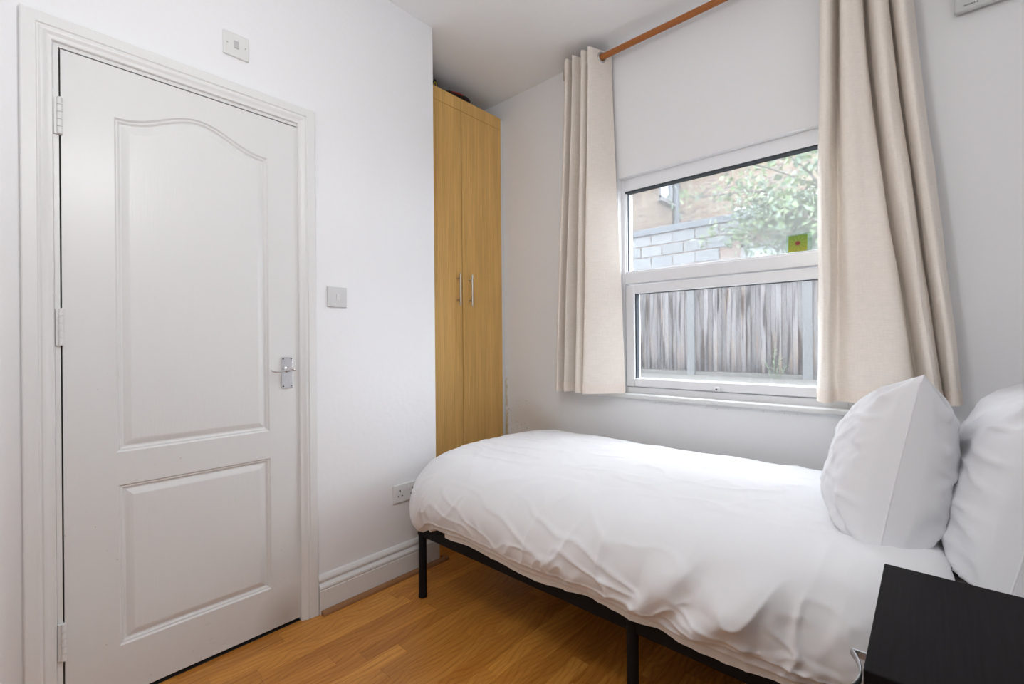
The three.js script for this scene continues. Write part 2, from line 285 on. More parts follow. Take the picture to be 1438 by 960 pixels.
// ---------------------------------------------------------------- window
const win = thing('window_1', 'white plastic framed window with fixed upper pane and opening lower sash', 'window', [0, 0, 0], 'structure');
{
  const zf = -0.045, zb = -0.115, m = M.upvc, rail = (n, a, b, c, e, p = win, f = zf, bk = zb, r = 0.004) => mesh(n, box(a, b, c, e, bk, f, r), m, p);
  rail('stile', 0.58, 0.643, 0.80, 2.05); rail('stile', 1.645, 1.71, 0.80, 2.05);
  rail('head_rail', 0.643, 1.645, 1.945, 2.05); rail('bottom_rail', 0.643, 1.645, 0.80, 0.866); rail('transom', 0.643, 1.645, 1.432, 1.492);
  // sloping bead round the fixed pane
  mesh('glazing_bead', merge([box(0.643, 1.645, 1.490, 1.502, -0.085, -0.056, 0.003), box(0.641, 0.648, 1.50, 1.94, -0.085, -0.056, 0.002)]), m, win);
  mesh('gasket', merge([box(0.643, 1.645, 1.936, 1.946, -0.086, -0.05), box(0.6475, 0.6505, 1.502, 1.94, -0.086, -0.07)]), M.gasket, win);
  mesh('glass_pane', box(0.644, 1.644, 1.497, 1.942, -0.092, -0.088), M.glass, win);
  mesh('dust_haze_film', new THREE.PlaneGeometry(0.993, 0.438).translate(1.1475, 1.719, -0.0876), M.dustHaze(0.42), win);
  const s = part('sash', win);
  const sf = -0.038;
  rail('sash_stile', 0.648, 0.698, 0.870, 1.424, s, sf, zb, 0.006); rail('sash_stile', 1.590, 1.640, 0.870, 1.424, s, sf, zb, 0.006);
  rail('sash_rail', 0.698, 1.590, 1.376, 1.424, s, sf, zb, 0.006); rail('sash_rail', 0.698, 1.590, 0.870, 0.914, s, sf, zb, 0.006);
  mesh('gasket', merge([box(0.697, 0.7045, 0.914, 1.377, -0.088, -0.052), box(0.698, 1.59, 1.374, 1.3775, -0.088, -0.06)]), M.gasket, s);
  mesh('glass_pane', box(0.697, 1.592, 0.912, 1.378, -0.092, -0.088), M.glass, s);
  mesh('dust_haze_film', new THREE.PlaneGeometry(0.886, 0.462).translate(1.148, 1.144, -0.0876), M.dustHaze(0.14), s);
  mesh('sash_catch', merge([box(1.108, 1.158, 0.876, 0.888, -0.04, -0.03, 0.003), box(1.120, 1.146, 0.872, 0.894, -0.036, -0.018, 0.006)]), m, s);
  mesh('keyhole', cyl([1.134, 0.882, -0.0185], [1.134, 0.882, -0.017], 0.0042, 14), M.dark, s);
  mesh('sill_board', merge([box(0.50, 1.70, 0.811, 0.836, -0.05, 0.031, 0.009, 4)]), M.trim, win);
  // rounded plaster edge of the opening
  mesh('reveal_bead', merge([cyl([0.625, 2.012, -0.004], [1.665, 2.012, -0.004], 0.0045, 12)]), M.wall, win);
}
// square glass hanging tile with a printed flower, leaning on the transom against the pane
{
  const t = thing('glass_tile', 'small square glass tile with a green flower print leaning on the window transom', 'glass ornament', [1.469, 1.502, -0.068]);
  const print = canvasTex(256, 256, (c, w) => {
    c.fillStyle = 'rgb(196,200,60)'; c.fillRect(0, 0, w, w);
    let g = c.createLinearGradient(0, 0, 0, w); g.addColorStop(0, 'rgb(140,178,56)'); g.addColorStop(0.55, 'rgb(178,192,58)'); g.addColorStop(1, 'rgb(212,204,60)'); c.fillStyle = g; c.fillRect(0, 0, w, w);
    c.lineWidth = 7; for (let i = 0; i < 22; i++) { const a = i / 22 * 6.283; c.strokeStyle = i % 2 ? 'rgba(214,214,92,0.5)' : 'rgba(120,160,50,0.4)'; c.beginPath(); c.moveTo(w / 2, w / 2); c.lineTo(w / 2 + Math.cos(a) * 120, w / 2 + Math.sin(a) * 120); c.stroke(); }
    c.strokeStyle = 'rgb(226,205,96)'; c.lineWidth = 8; c.beginPath(); c.moveTo(w / 2, w / 2); c.lineTo(w / 2, w); c.stroke();
    g = c.createRadialGradient(w / 2, w / 2, 4, w / 2, w / 2, 40); g.addColorStop(0, 'rgb(140,45,35)'); g.addColorStop(0.7, 'rgb(170,70,48)'); g.addColorStop(1, 'rgba(176,110,58,0.2)'); c.fillStyle = g; c.beginPath(); c.arc(w / 2, w / 2, 42, 0, 7); c.fill();
  });
  mesh('glass_plate', new RoundedBoxGeometry(0.098, 0.084, 0.004, 2, 0.0015).translate(0, 0.042, 0), phys({ color: lin(0.75, 0.82, 0.76), transmission: 1, thickness: 0, roughness: 0.15 }), t);
  mesh('flower_print', new THREE.BoxGeometry(0.072, 0.072, 0.001).translate(-0.003, 0.039, 0.0028), phys({ map: print, color: lin(0.9, 0.92, 0.95), roughness: 0.5, transmission: 0.3, thickness: 0 }), t);
  t.rotation.x = -0.13;
}

// ---------------------------------------------------------------- electrical plates
function screwHead(p, y, z) { mesh('screw', cyl([0.009, y, z], [0.0102, y, z], 0.003, 12), M.steel, p); }
{
  const t = thing('fused_spur', 'white square spur plate with two screws high above the door', 'wall switch', [0, 2.217, 1.692]);
  mesh('plate', new RoundedBoxGeometry(0.009, 0.086, 0.086, 3, 0.004).translate(0.0045, 0, 0), M.plastic, t);
  mesh('rocker', new RoundedBoxGeometry(0.004, 0.028, 0.016, 2, 0.001).rotateZ(0.12).translate(0.0095, 0.002, 0), std({ color: lin(0.55, 0.55, 0.55), roughness: 0.4 }), t);
  screwHead(t, 0, 0.030); screwHead(t, 0, -0.030);
  const u = thing('light_switch', 'white square light switch beside the door at handle height', 'wall switch', [0, 1.317, 1.309]);
  mesh('plate', new RoundedBoxGeometry(0.009, 0.086, 0.087, 3, 0.0025).translate(0.0045, 0, 0), std({ color: lin(0.66, 0.66, 0.66), roughness: 0.35 }), u);
  mesh('rocker', new RoundedBoxGeometry(0.005, 0.026, 0.015, 2, 0.001).rotateZ(-0.1).translate(0.0095, 0, -0.002), M.plastic, u);
  const s = thing('wall_socket', 'white double plug socket low on the wall behind the duvet corner', 'socket', [0, 0.397, 0.966]);
  mesh('plate', new RoundedBoxGeometry(0.010, 0.086, 0.146, 3, 0.0035).translate(0.005, 0, 0), M.plastic, s);
  for (const k of [1, -1]) {
    const z = 0.036 * k;
    for (const [dy, dz, hh, ww] of [[0.012, 0, 0.009, 0.0045], [-0.012, 0.011, 0.005, 0.007], [-0.012, -0.011, 0.005, 0.007]]) mesh('pin_hole', box(0.0095, 0.0104, dy - hh / 2, dy + hh / 2, z + dz - ww / 2, z + dz + ww / 2), M.dark, s);
    mesh('rocker', new RoundedBoxGeometry(0.005, 0.022, 0.014, 2, 0.001).rotateZ(0.1).translate(0.0105, 0.022, z - 0.022 * k), M.plastic, s);
  }
}

// ---------------------------------------------------------------- extractor fan on the window wall
{
  const t = thing('extractor_fan', 'white square extractor fan grille high on the wall right of the curtain', 'extractor fan', [2.075, 2.361, 0]);
  const m = std({ color: lin(0.62, 0.63, 0.61), roughness: 0.35 });
  mesh('housing', box(-0.098, 0.098, -0.098, 0.098, 0, 0.02, 0.006), m, t);
  mesh('cover', box(-0.112, 0.112, -0.112, 0.112, 0.018, 0.040, 0.007, 4), m, t);
  for (let k = 0; k < 6; k++) mesh('louvre', box(-0.085, 0.085, -0.05 + k * 0.025, -0.036 + k * 0.025, 0.038, 0.045, 0.002), m, t);
  const txt = canvasTex(512, 96, (c, w, h) => { c.fillStyle = 'rgb(206,207,203)'; c.fillRect(0, 0, w, h); c.fillStyle = 'rgb(35,38,45)'; c.font = 'bold 74px sans-serif'; c.textBaseline = 'middle'; c.textAlign = 'center'; c.fillText('MANROSE', w / 2, h / 2 + 3); });
  const p = new THREE.PlaneGeometry(0.052, 0.0098); p.translate(-0.070, -0.0955, 0.0404);
  mesh('nameplate', p, std({ map: txt, roughness: 0.4, color: lin(0.98, 0.98, 0.98) }), t);
}

// ---------------------------------------------------------------- wardrobe in the alcove
{
  const t = thing('wardrobe', 'tall oak effect two door wardrobe built into the alcove', 'wardrobe', [0, 0, 0]);
  const xf = -0.228, z0 = 0.030, z1 = 0.733, zs = 0.3815, yt = 2.612, yd = 2.535;
  mesh('carcass', merge([box(-0.84, xf - 0.02, 0.0, yt, z0, z0 + 0.018), box(-0.84, xf - 0.02, 0, yt, z1 - 0.018, z1), box(-0.84, xf - 0.02, yt - 0.02, yt - 0.001, z0, z1), box(-0.84, -0.82, 0, yt, z0, z1), box(-0.82, xf - 0.025, 0.06, 0.08, z0, z1), box(xf - 0.04, xf - 0.02, 0, 0.07, z0, z1)]), M.oak, t);
  const panel = (n, a, b, c, e, o, p) => { const g = new RoundedBoxGeometry(0.019, e - c, b - a, 2, 0.0012); g.translate(xf - 0.0095, (c + e) / 2, (a + b) / 2); return mesh(n, uvBox(g, o, o * 1.7), M.oak, p); };
  panel('top_panel', z0, zs - 0.002, yd + 0.001, yt, 0, t); panel('top_panel', zs + 0.002, z1, yd + 0.0007, yt, 0.33, t);
  for (const [a, b, hz, o] of [[z0, zs - 0.0022, 0.327, 0], [zs + 0.0022, z1, 0.424, 0.33]]) {
    const d = panel('door', a, b, 0.075, yd - 0.001, o, t);
    mesh('handle', merge([cyl([xf + 0.030, 1.342, hz], [xf + 0.030, 1.536, hz], 0.006, 16), cyl([xf - 0.001, 1.375, hz], [xf + 0.030, 1.375, hz], 0.0048, 12), cyl([xf - 0.001, 1.503, hz], [xf + 0.030, 1.503, hz], 0.0048, 12)]), M.steel, d);
  }
  tag(mesh('trim_3', box(-0.26, -0.231, 0.0, 2.608, 0.0005, 0.0285, 0.002), M.trim), 'narrow white filler strip between the wardrobe and the window wall', 'trim', null, 'structure');
  // things stored on top
  const bag = thing('holdall', 'dark folded bag with a red patch lying on top of the wardrobe', 'bag', [-0.335, yt, 0.375]);
  const bagShape = (u, v) => { const a = v * 2 * Math.PI, q = Math.pow(Math.sin(Math.PI * clamp(u, 0.001, 0.999)), 0.22), h = lerp(0.044, 0.022, smooth(0, 0.95, u)); return [Math.cos(a) * 0.085 * q, h + Math.sin(a) * h * q * (0.92 + 0.12 * N.noise(u * 6, Math.cos(a) * 2, Math.sin(a) * 2)), lerp(-0.135, 0.16, u)]; };
  mesh('body', gridGeo(36, 24, bagShape), std({ color: lin(0.02, 0.012, 0.013), roughness: 0.8 }), bag);
  mesh('patch', gridGeo(10, 8, (u, v) => { const q = bagShape(0.36 + u * 0.3, 0.0 + v * 0.14); return [q[0] * 1.02 + 0.001, q[1] + 0.001, q[2]]; }), std({ color: lin(0.35, 0.02, 0.015), roughness: 0.7, side: THREE.DoubleSide }), bag);
  const strap = thing('yellow_strap', 'yellow and black strap loop on the wardrobe beside the alcove wall', 'strap', [-0.256, yt, 0.560]);
  mesh('loop', tube([[0, 0.003, 0.02], [0.0, 0.034, 0.013], [0, 0.052, 0], [0, 0.034, -0.013], [0, 0.003, -0.02]], 0.0045, 20, 8), M.dark, strap);
  mesh('lining', tube([[0.001, 0.003, 0.012], [0.001, 0.028, 0.008], [0.001, 0.040, 0], [0.001, 0.028, -0.008], [0.001, 0.003, -0.012]], 0.004, 16, 8), std({ color: lin(0.5, 0.38, 0.03), roughness: 0.6 }), strap);
}

// ---------------------------------------------------------------- bed
{
  const b = thing('bed_frame', 'black metal single bed frame with round tube legs', 'bed frame', [0, 0, 0]);
  const x0 = 0.205, x1 = 2.24, z0 = 0.12, z1 = 1.035, yt = 0.322, yb = 0.268;
  mesh('side_rail', box(x0, x1, yb, yt, z1 - 0.018, z1 + 0.012, 0.004), M.black, b);
  mesh('side_rail', box(x0, x1, yb, yt, z0 - 0.012, z0 + 0.018, 0.004), M.black, b);
  mesh('end_rail', box(x0, x0 + 0.03, yb, yt, z0, z1, 0.004), M.black, b);
  mesh('end_rail', box(x1 - 0.03, x1, yb, yt, z0, z1, 0.004), M.black, b);
  mesh('centre_rail', box(x0, x1, yb, yt - 0.012, 0.56, 0.59, 0.003), M.black, b);
  for (const x of [0.23, 1.24, 2.2]) for (const z of [z0 + 0.003, z1 + 0.003]) mesh('leg', merge([cyl([x, 0.012, z], [x, yt - 0.004, z], 0.0175, 24), cyl([x, 0, z], [x, 0.014, z], 0.019, 24)]), M.black, b);
  for (let k = 0; k < 14; k++) mesh('slat', box(0.28 + k * 0.138, 0.345 + k * 0.138, yt - 0.010, yt + 0.004, z0 + 0.01, z1 - 0.01, 0.003), M.quad, b);
  const m = tag(mesh('mattress', box(0.225, 2.2, 0.327, 0.563, 0.10, 1.025, 0.05, 5), M.sheet), 'cream single mattress almost hidden under the white duvet', 'mattress');
}
{
  // duvet: one closed sheet over a rounded rectangle, draping at foot and near side
  const xa = 0.285, xb = 1.875, za = 0.21, zb = 0.905, rc = 0.09, TOP = 0.620;
  const per = [], seg = (ax, az, bx, bz, nx, nz, n) => { for (let i = 0; i < n; i++) per.push([lerp(ax, bx, i / n), lerp(az, bz, i / n), nx, nz]); };
  const arc = (cx, cz, a0, n) => { for (let i = 0; i < n; i++) { const a = a0 + (Math.PI / 2) * i / n; per.push([cx + rc * Math.cos(a), cz + rc * Math.sin(a), Math.cos(a), Math.sin(a)]); } };
  seg(xa + rc, za, xb - rc, za, 0, -1, 90); arc(xb - rc, za + rc, -Math.PI / 2, 16);
  seg(xb, za + rc, xb, zb - rc, 1, 0, 50); arc(xb - rc, zb - rc, 0, 16);
  seg(xb - rc, zb, xa + rc, zb, 0, 1, 260); arc(xa + rc, zb - rc, Math.PI / 2, 48);
  seg(xa, zb - rc, xa, za + rc, -1, 0, 80); arc(xa + rc, za + rc, Math.PI, 16);
  const n = per.length, IN = 60, OUT = 70;
  const topBump = (x, z) => {
    let h = 0.011 * fbm(x * 2.2, z * 2.6, 1, 3) + 0.010 * Math.sin((z - za) / (zb - za) * Math.PI) ;
    const rd = 1 - Math.abs(fbm(x * 3.1 + z * 2.4, z * 5.5 - x * 1.2, 4, 2)) * 6; if (rd > 0) h += 0.0045 * rd * rd;
    const r2 = 1 - Math.abs(fbm(x * 6 - z * 2.2, z * 4 + x * 2.5, 8, 2)) * 6; if (r2 > 0) h += 0.0025 * r2 * r2;
    return h;
  };
  const out = (k, t) => {                       // t = 0 at the crest, 1 at the hem
    const [px, pz, nx, nz] = per[k % n];
    const wf = nx < 0 ? nx * nx : 0, wh = nx > 0 ? nx * nx : 0, wn = nz > 0 ? nz * nz : 0, wb = nz < 0 ? nz * nz : 0;
    const corner = 4 * wf * wn;
    let W = 0.175 * wf + 0.05 * wh + (0.205 - 0.018 * smooth(1.55, 1.8, px)) * wn + 0.105 * wb + 0.03 * corner, D = 0.362 * wf + 0.055 * wh + 0.28 * wn + 0.25 * wb + 0.085 * corner;
    if (wn > 0.5 && nx <= 0) D += 0.02 * N.noise(px * 3, 1, 2) * smooth(0.4, 0.6, px);
        const q = Math.min(1, t / 0.62), ang = q * Math.PI / 2, Rv = Math.min(D * 0.62, W * 1.05);
    let o = W * Math.pow(Math.sin(ang), 0.86), dn = Rv * (1 - Math.cos(ang));
    if (t > 0.62) { const r = (t - 0.62) / 0.38; dn = Rv + (D - Rv) * r; o = W - (0.035 * wn + 0.075 * wf + 0.05 * corner) * r * r; }
    const s = pz * nx * -1 * 1 + px * Math.abs(nz) + Math.atan2(nz, nx) * 0.12;
    const env = smooth(0.18, 0.75, t) * (1 - 0.6 * smooth(0.8, 1, t));
    // hanging folds
    const more = 0.55 + 0.95 * smooth(0.7, 1.25, px);
    let f = 0.022 * more * fbm(s * 5.5, t * 0.9 + s * 0.8, 3, 3) * env * (wn + 0.8 * wf);
    const r3 = 1 - Math.abs(fbm(s * 4.2 - t * 1.6, t * 2.6 + s, 31, 2)) * 7; if (r3 > 0) f += 0.006 * Math.min(1, more) * r3 * r3 * smooth(0.1, 0.5, t) * (wn + wf);
    const rd = 1 - Math.abs(fbm(s * 8 + t * 1.2, t * 1.1, 12, 2)) * 5.5; if (rd > 0) f += 0.0085 * more * rd * rd * env * (wn + wf * 1.1);
    f += 0.017 * env * corner * Math.sin(Math.atan2(nz, -nx) * 17 + t * 2.5) * (0.6 + 0.6 * t);
    f += (0.022 * gauss(px - 1.50 + (t - 0.7) * 0.3, 0.035) + 0.018 * gauss(px - 1.36 + (t - 0.6) * 0.22, 0.03) - 0.016 * gauss(px - 1.43 + (t - 0.6) * 0.25, 0.03) - 0.015 * gauss(px - 1.62 + (t - 0.7) * 0.2, 0.045)) * wn * smooth(0.25, 0.6, t) * (1 - smooth(0.88, 1, t) * 0.7);
    // hem line of stitching a little above the edge
    f += (0.003 * gauss(t - 0.885, 0.012) - 0.007 * smooth(0.89, 0.905, t)) * (wn + wf) + 0.004 * gauss(t - 0.99, 0.015) * (wn + wf);
    o += f;
    return [px + nx * o, TOP - dn + topBump(px + nx * o * 0.5, pz + nz * o * 0.5) * (1 - smooth(0.2, 0.9, t)) , pz + nz * o];
  };
  const cx = (xa + xb) / 2, cz = (za + zb) / 2, half = (xb - xa) / 2 - 0.3;
  const f = (u, v) => {
    const k = Math.round(u * n) % n, j = Math.round(v * (IN + OUT + 14));
    if (j <= IN) { const [px, pz] = per[k], m = j / IN, mx = clamp(px, cx - half, cx + half); const x = lerp(mx, px, m), z = lerp(cz, pz, m); return [x, TOP + topBump(x, z), z, x, z]; }
    if (j <= IN + OUT) { const q = out(k, (j - IN) / OUT); return [...q, q[0] + q[1], q[2] - q[1]]; }
    // turned-in underside
    const e = out(k, 1), [, , nx, nz] = per[k], r = (j - IN - OUT) / 14;
    return [e[0] - nx * (0.006 + 0.07 * r) , e[1] - 0.012 * Math.sin(Math.min(1, r * 2) * Math.PI) * (r < 0.5 ? 1 : 0) + 0.02 * r, e[2] - nz * (0.006 + 0.07 * r), e[0], e[2]];
  };
  const g = gridGeo(n, IN + OUT + 14, f);
  tag(mesh('duvet', mergeVertices(g.deleteAttribute('uv') && g, 1e-5), phys({ color: lin(0.84, 0.84, 0.855), roughness: 0.9, sheen: 0.15, sheenColor: lin(0.8, 0.8, 0.85), sheenRoughness: 0.5, side: THREE.DoubleSide })), 'plain white duvet spread over the bed and hanging over its near side', 'duvet');
  const dv = scene.getObjectByName('duvet'); dv.geometry.computeVertexNormals();
  // the back layer of the cover shows a little below the near hem
  const k0 = 90 + 16 + 50 + 16 + 4, k1 = k0 + 250;
  mesh('under_layer', gridGeo(k1 - k0, 6, (u, v) => { const e = out(Math.round(lerp(k0, k1, u)), 1); return [e[0], e[1] + 0.03 - v * (0.056 + 0.012 * N.noise(e[0] * 5, 2, 9)), e[2] - 0.010 - 0.004 * v]; }), std({ color: lin(0.80, 0.76, 0.71), roughness: 0.9, side: THREE.DoubleSide }), dv);
}
function pillow(label, L, Hh, T, seed, pos, yaw, lean, roll, rest) {
  const nu = 80, nv = 64, m = new THREE.Matrix4().compose(new THREE.Vector3(...pos), new THREE.Quaternion().setFromEuler(new THREE.Euler(roll, yaw, lean, 'YZX')), new THREE.Vector3(1, 1, 1)), P = new THREE.Vector3();
  const side = (sgn) => gridGeo(nu, nv, (a, b) => {
    const u = a * 2 - 1, v = b * 2 - 1, cu = Math.abs(u), cv = Math.abs(v);
    const fv = v > 0 ? Math.pow(1 - Math.pow(cv, 2.3), 0.6) : Math.pow(1 - Math.pow(cv, 4.6), 0.5);
    const fat = Math.pow(Math.max(0, 1 - Math.pow(cu, 3.4)), 0.5) * Math.max(0, fv);
    const pu = u * (1 - 0.06 * Math.pow(1 - v * v, 1.3)), pv = v * (1 - 0.07 * Math.pow(1 - u * u, 1.3));
    let t = sgn * T / 2 * fat * (1 + 0.10 * smooth(0.5, -0.8, v));
    const e = Math.min(1 - cu, 1 - cv), edge = smooth(0, 0.14, e);
    t += edge * (0.014 * fbm(u * 1.8 + seed, v * 2.0, sgn * 3, 3));
    const rd = 1 - Math.abs(fbm(u * 2.0 + v * 1.4 + seed, v * 2.2 - u * 0.9, sgn * 5 + seed, 2)) * 5.5; if (rd > 0) t += edge * 0.008 * rd * rd * sgn;
    const an = Math.atan2(1 - cv, 1 - cu); t += edge * sgn * 0.009 * Math.sin(an * 11 + seed) * gauss(Math.hypot(1 - cu, 1 - cv) - 0.3, 0.16);
    t += sgn * 0.0025 * gauss(e - 0.035, 0.012) * (cu > cv ? 1 : 0.4);            // stitched edge
    P.set(t, pv * Hh / 2, pu * L / 2).applyMatrix4(m);
    const d = P.y - rest; if (d < 0.03) P.y = rest + 0.03 * Math.exp((d - 0.03) / 0.03) ;   // settles on the bed
    return [P.x, P.y, P.z];
  });
  const A = side(1), B = side(-1); B.index.array.reverse();
  for (const q of [A, B]) { q.deleteAttribute('uv'); q.deleteAttribute('normal'); }
  const g = mergeVertices(mergeGeometries([A, B]), 1e-5); g.computeVertexNormals();
  const o = tag(mesh('pillow', g, M.linen), label, 'pillow');
  // stitched seam down the open end
  const pts = []; for (let i = 2; i <= 46; i++) { const b = i / 48, v = b * 2 - 1, pu = 1 - 0.06 * Math.pow(1 - v * v, 1.3); P.set(-0.003, v * Hh / 2, pu * L / 2 - 0.001).applyMatrix4(m); const d = P.y - rest; if (d < 0.03) P.y = rest + 0.03 * Math.exp((d - 0.03) / 0.03); pts.push([P.x, P.y, P.z]); }
  mesh('seam', tube(pts, 0.0022, 60, 6), M.linen, o);
  return o;
}
pillow('upright white pillow in front, leaning on the pillow behind it', 0.64, 0.46, 0.256, 1.3, [1.800, 0.766, 0.54], 0.10, -0.20, -0.14, 0.598);
pillow('white pillow at the head of the bed, behind the front pillow', 0.66, 0.50, 0.25, 4.1, [2.052, 0.755, 0.545], 0.02, -0.24, -0.04, 0.566);

// ---------------------------------------------------------------- nightstand
{
  const t = thing('nightstand', 'black brown wooden bedside cabinet with a metal drawer handle', 'nightstand', [0, 0, 0]);
  const x0 = 1.823, x1 = 2.29, z0 = 1.102, z1 = 1.498, y = 0.673;
  const bx = (n, a, b, c, d, e, f, r = 0.0015, p = t) => mesh(n, box(a, b, c, d, e, f, r), M.ebony, p);
  bx('top', x0, x1, y - 0.022, y, z0, z1, 0.002);
  bx('side_panel', x0 + 0.022, x1, 0.0, y - 0.022, z0 + 0.004, z0 + 0.022); bx('side_panel', x0 + 0.022, x1, 0.0, y - 0.022, z1 - 0.022, z1 - 0.004);
  bx('back_panel', x1 - 0.012, x1 - 0.002, 0.02, y - 0.022, z0 + 0.02, z1 - 0.02); bx('plinth', x0 + 0.03, x0 + 0.05, 0.0, 0.06, z0 + 0.02, z1 - 0.02);
  for (const [a, b] of [[0.46, y - 0.026], [0.265, 0.456], [0.065, 0.261]]) {
    const d = bx('drawer', x0 + 0.003, x0 + 0.021, a, b, z0 + 0.005, z1 - 0.005, 0.0015);
    const hy = b - 0.018, pts = [];
    const strip = gridGeo(24, 8, (u, v) => { const z = lerp(1.385, 1.50 - 0.0, u), c = 4 * (u - 0.5) * (u - 0.5), a2 = v * 2 * Math.PI; return [x0 - 0.008 - 0.016 * c + Math.cos(a2) * 0.0022, hy + Math.sin(a2) * 0.007, z]; });
    mesh('handle', merge([strip, box(x0 - 0.025, x0 + 0.004, hy - 0.006, hy + 0.006, 1.3825, 1.3865, 0.001), box(x0 - 0.025, x0 + 0.004, hy - 0.006, hy + 0.006, 1.4905, 1.4945, 0.001)].map((q) => { q.computeVertexNormals(); return q; })), std({ color: lin(0.5, 0.52, 0.55), roughness: 0.4, metalness: 0.8 }), d);
  }
}

// ---------------------------------------------------------------- curtains and rod
const rod = thing('curtain_rod', 'orange brown wooden curtain pole across the top of the window', 'curtain rod', [0, 2.655, 0.09]);
mesh('pole', cyl([0.345, 0, 0], [2.15, 0, 0], 0.0155, 24), M.rod, rod);
mesh('finial', new THREE.SphereGeometry(0.024, 20, 14).translate(2.165, 0, 0), M.rod, rod);
for (const x of [0.355, 1.98]) mesh('bracket', merge([cyl([x, -0.003, -0.09], [x, -0.003, -0.086], 0.024, 20), cyl([x, -0.004, -0.088], [x, -0.004, 0], 0.008, 14), new THREE.TorusGeometry(0.019, 0.004, 10, 24).rotateY(Math.PI / 2).translate(x, 0, 0)]), M.rod, rod);

function curtain(name, label, knots, yTop, yHem, wobble, seed, hemUp) {
  // knots: per fold point [xTop, zTop, xBottom, zBottom, bend]
  const t = thing(name, label, 'curtain', [0, 0, 0]);
  const at = (u, w) => {                              // w = 0 at the top, 1 at the hem
    const e = smooth(0, 1, w) * 0.35 + w * 0.65;
    const P = knots.map((k) => new THREE.Vector3(lerp(k[0], k[2], e) + (k[4] ?? 0) * Math.sin(w * Math.PI), 0, lerp(k[1], k[3], e)));
    const c = new THREE.CatmullRomCurve3(P, false, 'catmullrom', 0.5), p = c.getPoint(u);
    const amp = wobble * smooth(0.05, 0.6, w);
    return [p.x + amp * fbm(u * 9 + seed, w * 3.2, 2, 3) * 0.6, 0, p.z + amp * fbm(u * 7 + seed, w * 2.6, 7, 3)];
  };
  const cache = new Map(), NU = knots.length * 12, NV = 80;
  const f = (off, w0, w1) => gridGeo(NU, Math.max(4, Math.round(NV * (w1 - w0))), (a, b) => {
    const w = lerp(w0, w1, b), q = at(a, w), r = at(Math.min(1, a + 0.002), w), l = at(Math.max(0, a - 0.002), w);
    let nx = -(r[2] - l[2]), nz = r[0] - l[0]; const m = Math.hypot(nx, nz) || 1;
    const hem = yHem + (hemUp ?? 0) * a + 0.006 * N.noise(a * 5 + seed, 3, 1);
    return [q[0] + off * nx / m, lerp(yTop, hem, w), q[2] + off * nz / m, a * 1.4, w * 1.8];
  });
  M.curtain.side = M.hem.side = THREE.DoubleSide;
  mesh('drape', f(0, 0, 1), M.curtain, t);
  mesh('hem', f(0.0022, 0.972, 1), M.hem, t);
  mesh('heading', f(0.0018, 0, 0.045), M.curtain, t);
  return { t, at };
}
const left = curtain('curtain', 'cream eyelet curtain bunched at the left of the window', [
  [0.318, 0.06, 0.238, 0.05], [0.398, 0.160, 0.305, 0.150], [0.412, 0.10, 0.322, 0.10], [0.408, 0.03, 0.330, 0.035], [0.438, 0.10, 0.358, 0.10], [0.446, 0.163, 0.368, 0.160], [0.468, 0.10, 0.392, 0.10], [0.470, 0.03, 0.405, 0.035],
  [0.488, 0.12, 0.430, 0.12], [0.503, 0.163, 0.452, 0.168], [0.522, 0.14, 0.478, 0.14], [0.522, 0.04, 0.470, 0.05], [0.538, 0.13, 0.488, 0.13], [0.552, 0.168, 0.508, 0.168], [0.575, 0.115, 0.585, 0.118], [0.606, 0.022, 0.682, 0.038],
], 2.692, 0.838, 0.006, 2.2);
const right = curtain('curtain', 'cream curtain hanging at the right of the window, flaring over the pillows', [
  [1.576, 0.07, 1.556, 0.08], [1.592, 0.150, 1.580, 0.130], [1.622, 0.145, 1.605, 0.130], [1.634, 0.035, 1.628, 0.080, -0.004], [1.655, 0.150, 1.690, 0.128, -0.014], [1.688, 0.152, 1.790, 0.150, -0.026], [1.706, 0.120, 1.855, 0.130, -0.026], [1.706, 0.030, 1.862, 0.035, -0.026],
  [1.730, 0.135, 1.892, 0.120, -0.018], [1.752, 0.150, 1.912, 0.142, -0.014], [1.770, 0.110, 1.925, 0.110, -0.012], [1.772, 0.035, 1.925, 0.045, -0.012], [1.792, 0.130, 1.945, 0.115, -0.008], [1.815, 0.138, 1.962, 0.125, -0.006], [1.838, 0.06, 1.977, 0.07, -0.006],
], 2.692, 0.872, 0.022, 5.7, 0.02);
function eyelet(c, x, nx, nz) { const g = new THREE.TorusGeometry(0.0235, 0.006, 12, 32); g.rotateY(Math.atan2(nx, nz)); mesh('eyelet', g.translate(x, 2.655, 0.09), M.steel, c.t); }
eyelet(left, 0.586, 0.95, 0.32); eyelet(left, 0.542, 1, -0.15); eyelet(left, 0.488, 1, -0.2); eyelet(left, 0.338, 0.8, -0.6);
eyelet(right, 1.652, 1, 0.2); eyelet(right, 1.70, 1, 0.1); eyelet(right, 1.758, 1, 0.2); eyelet(right, 1.82, 1, 0.3);

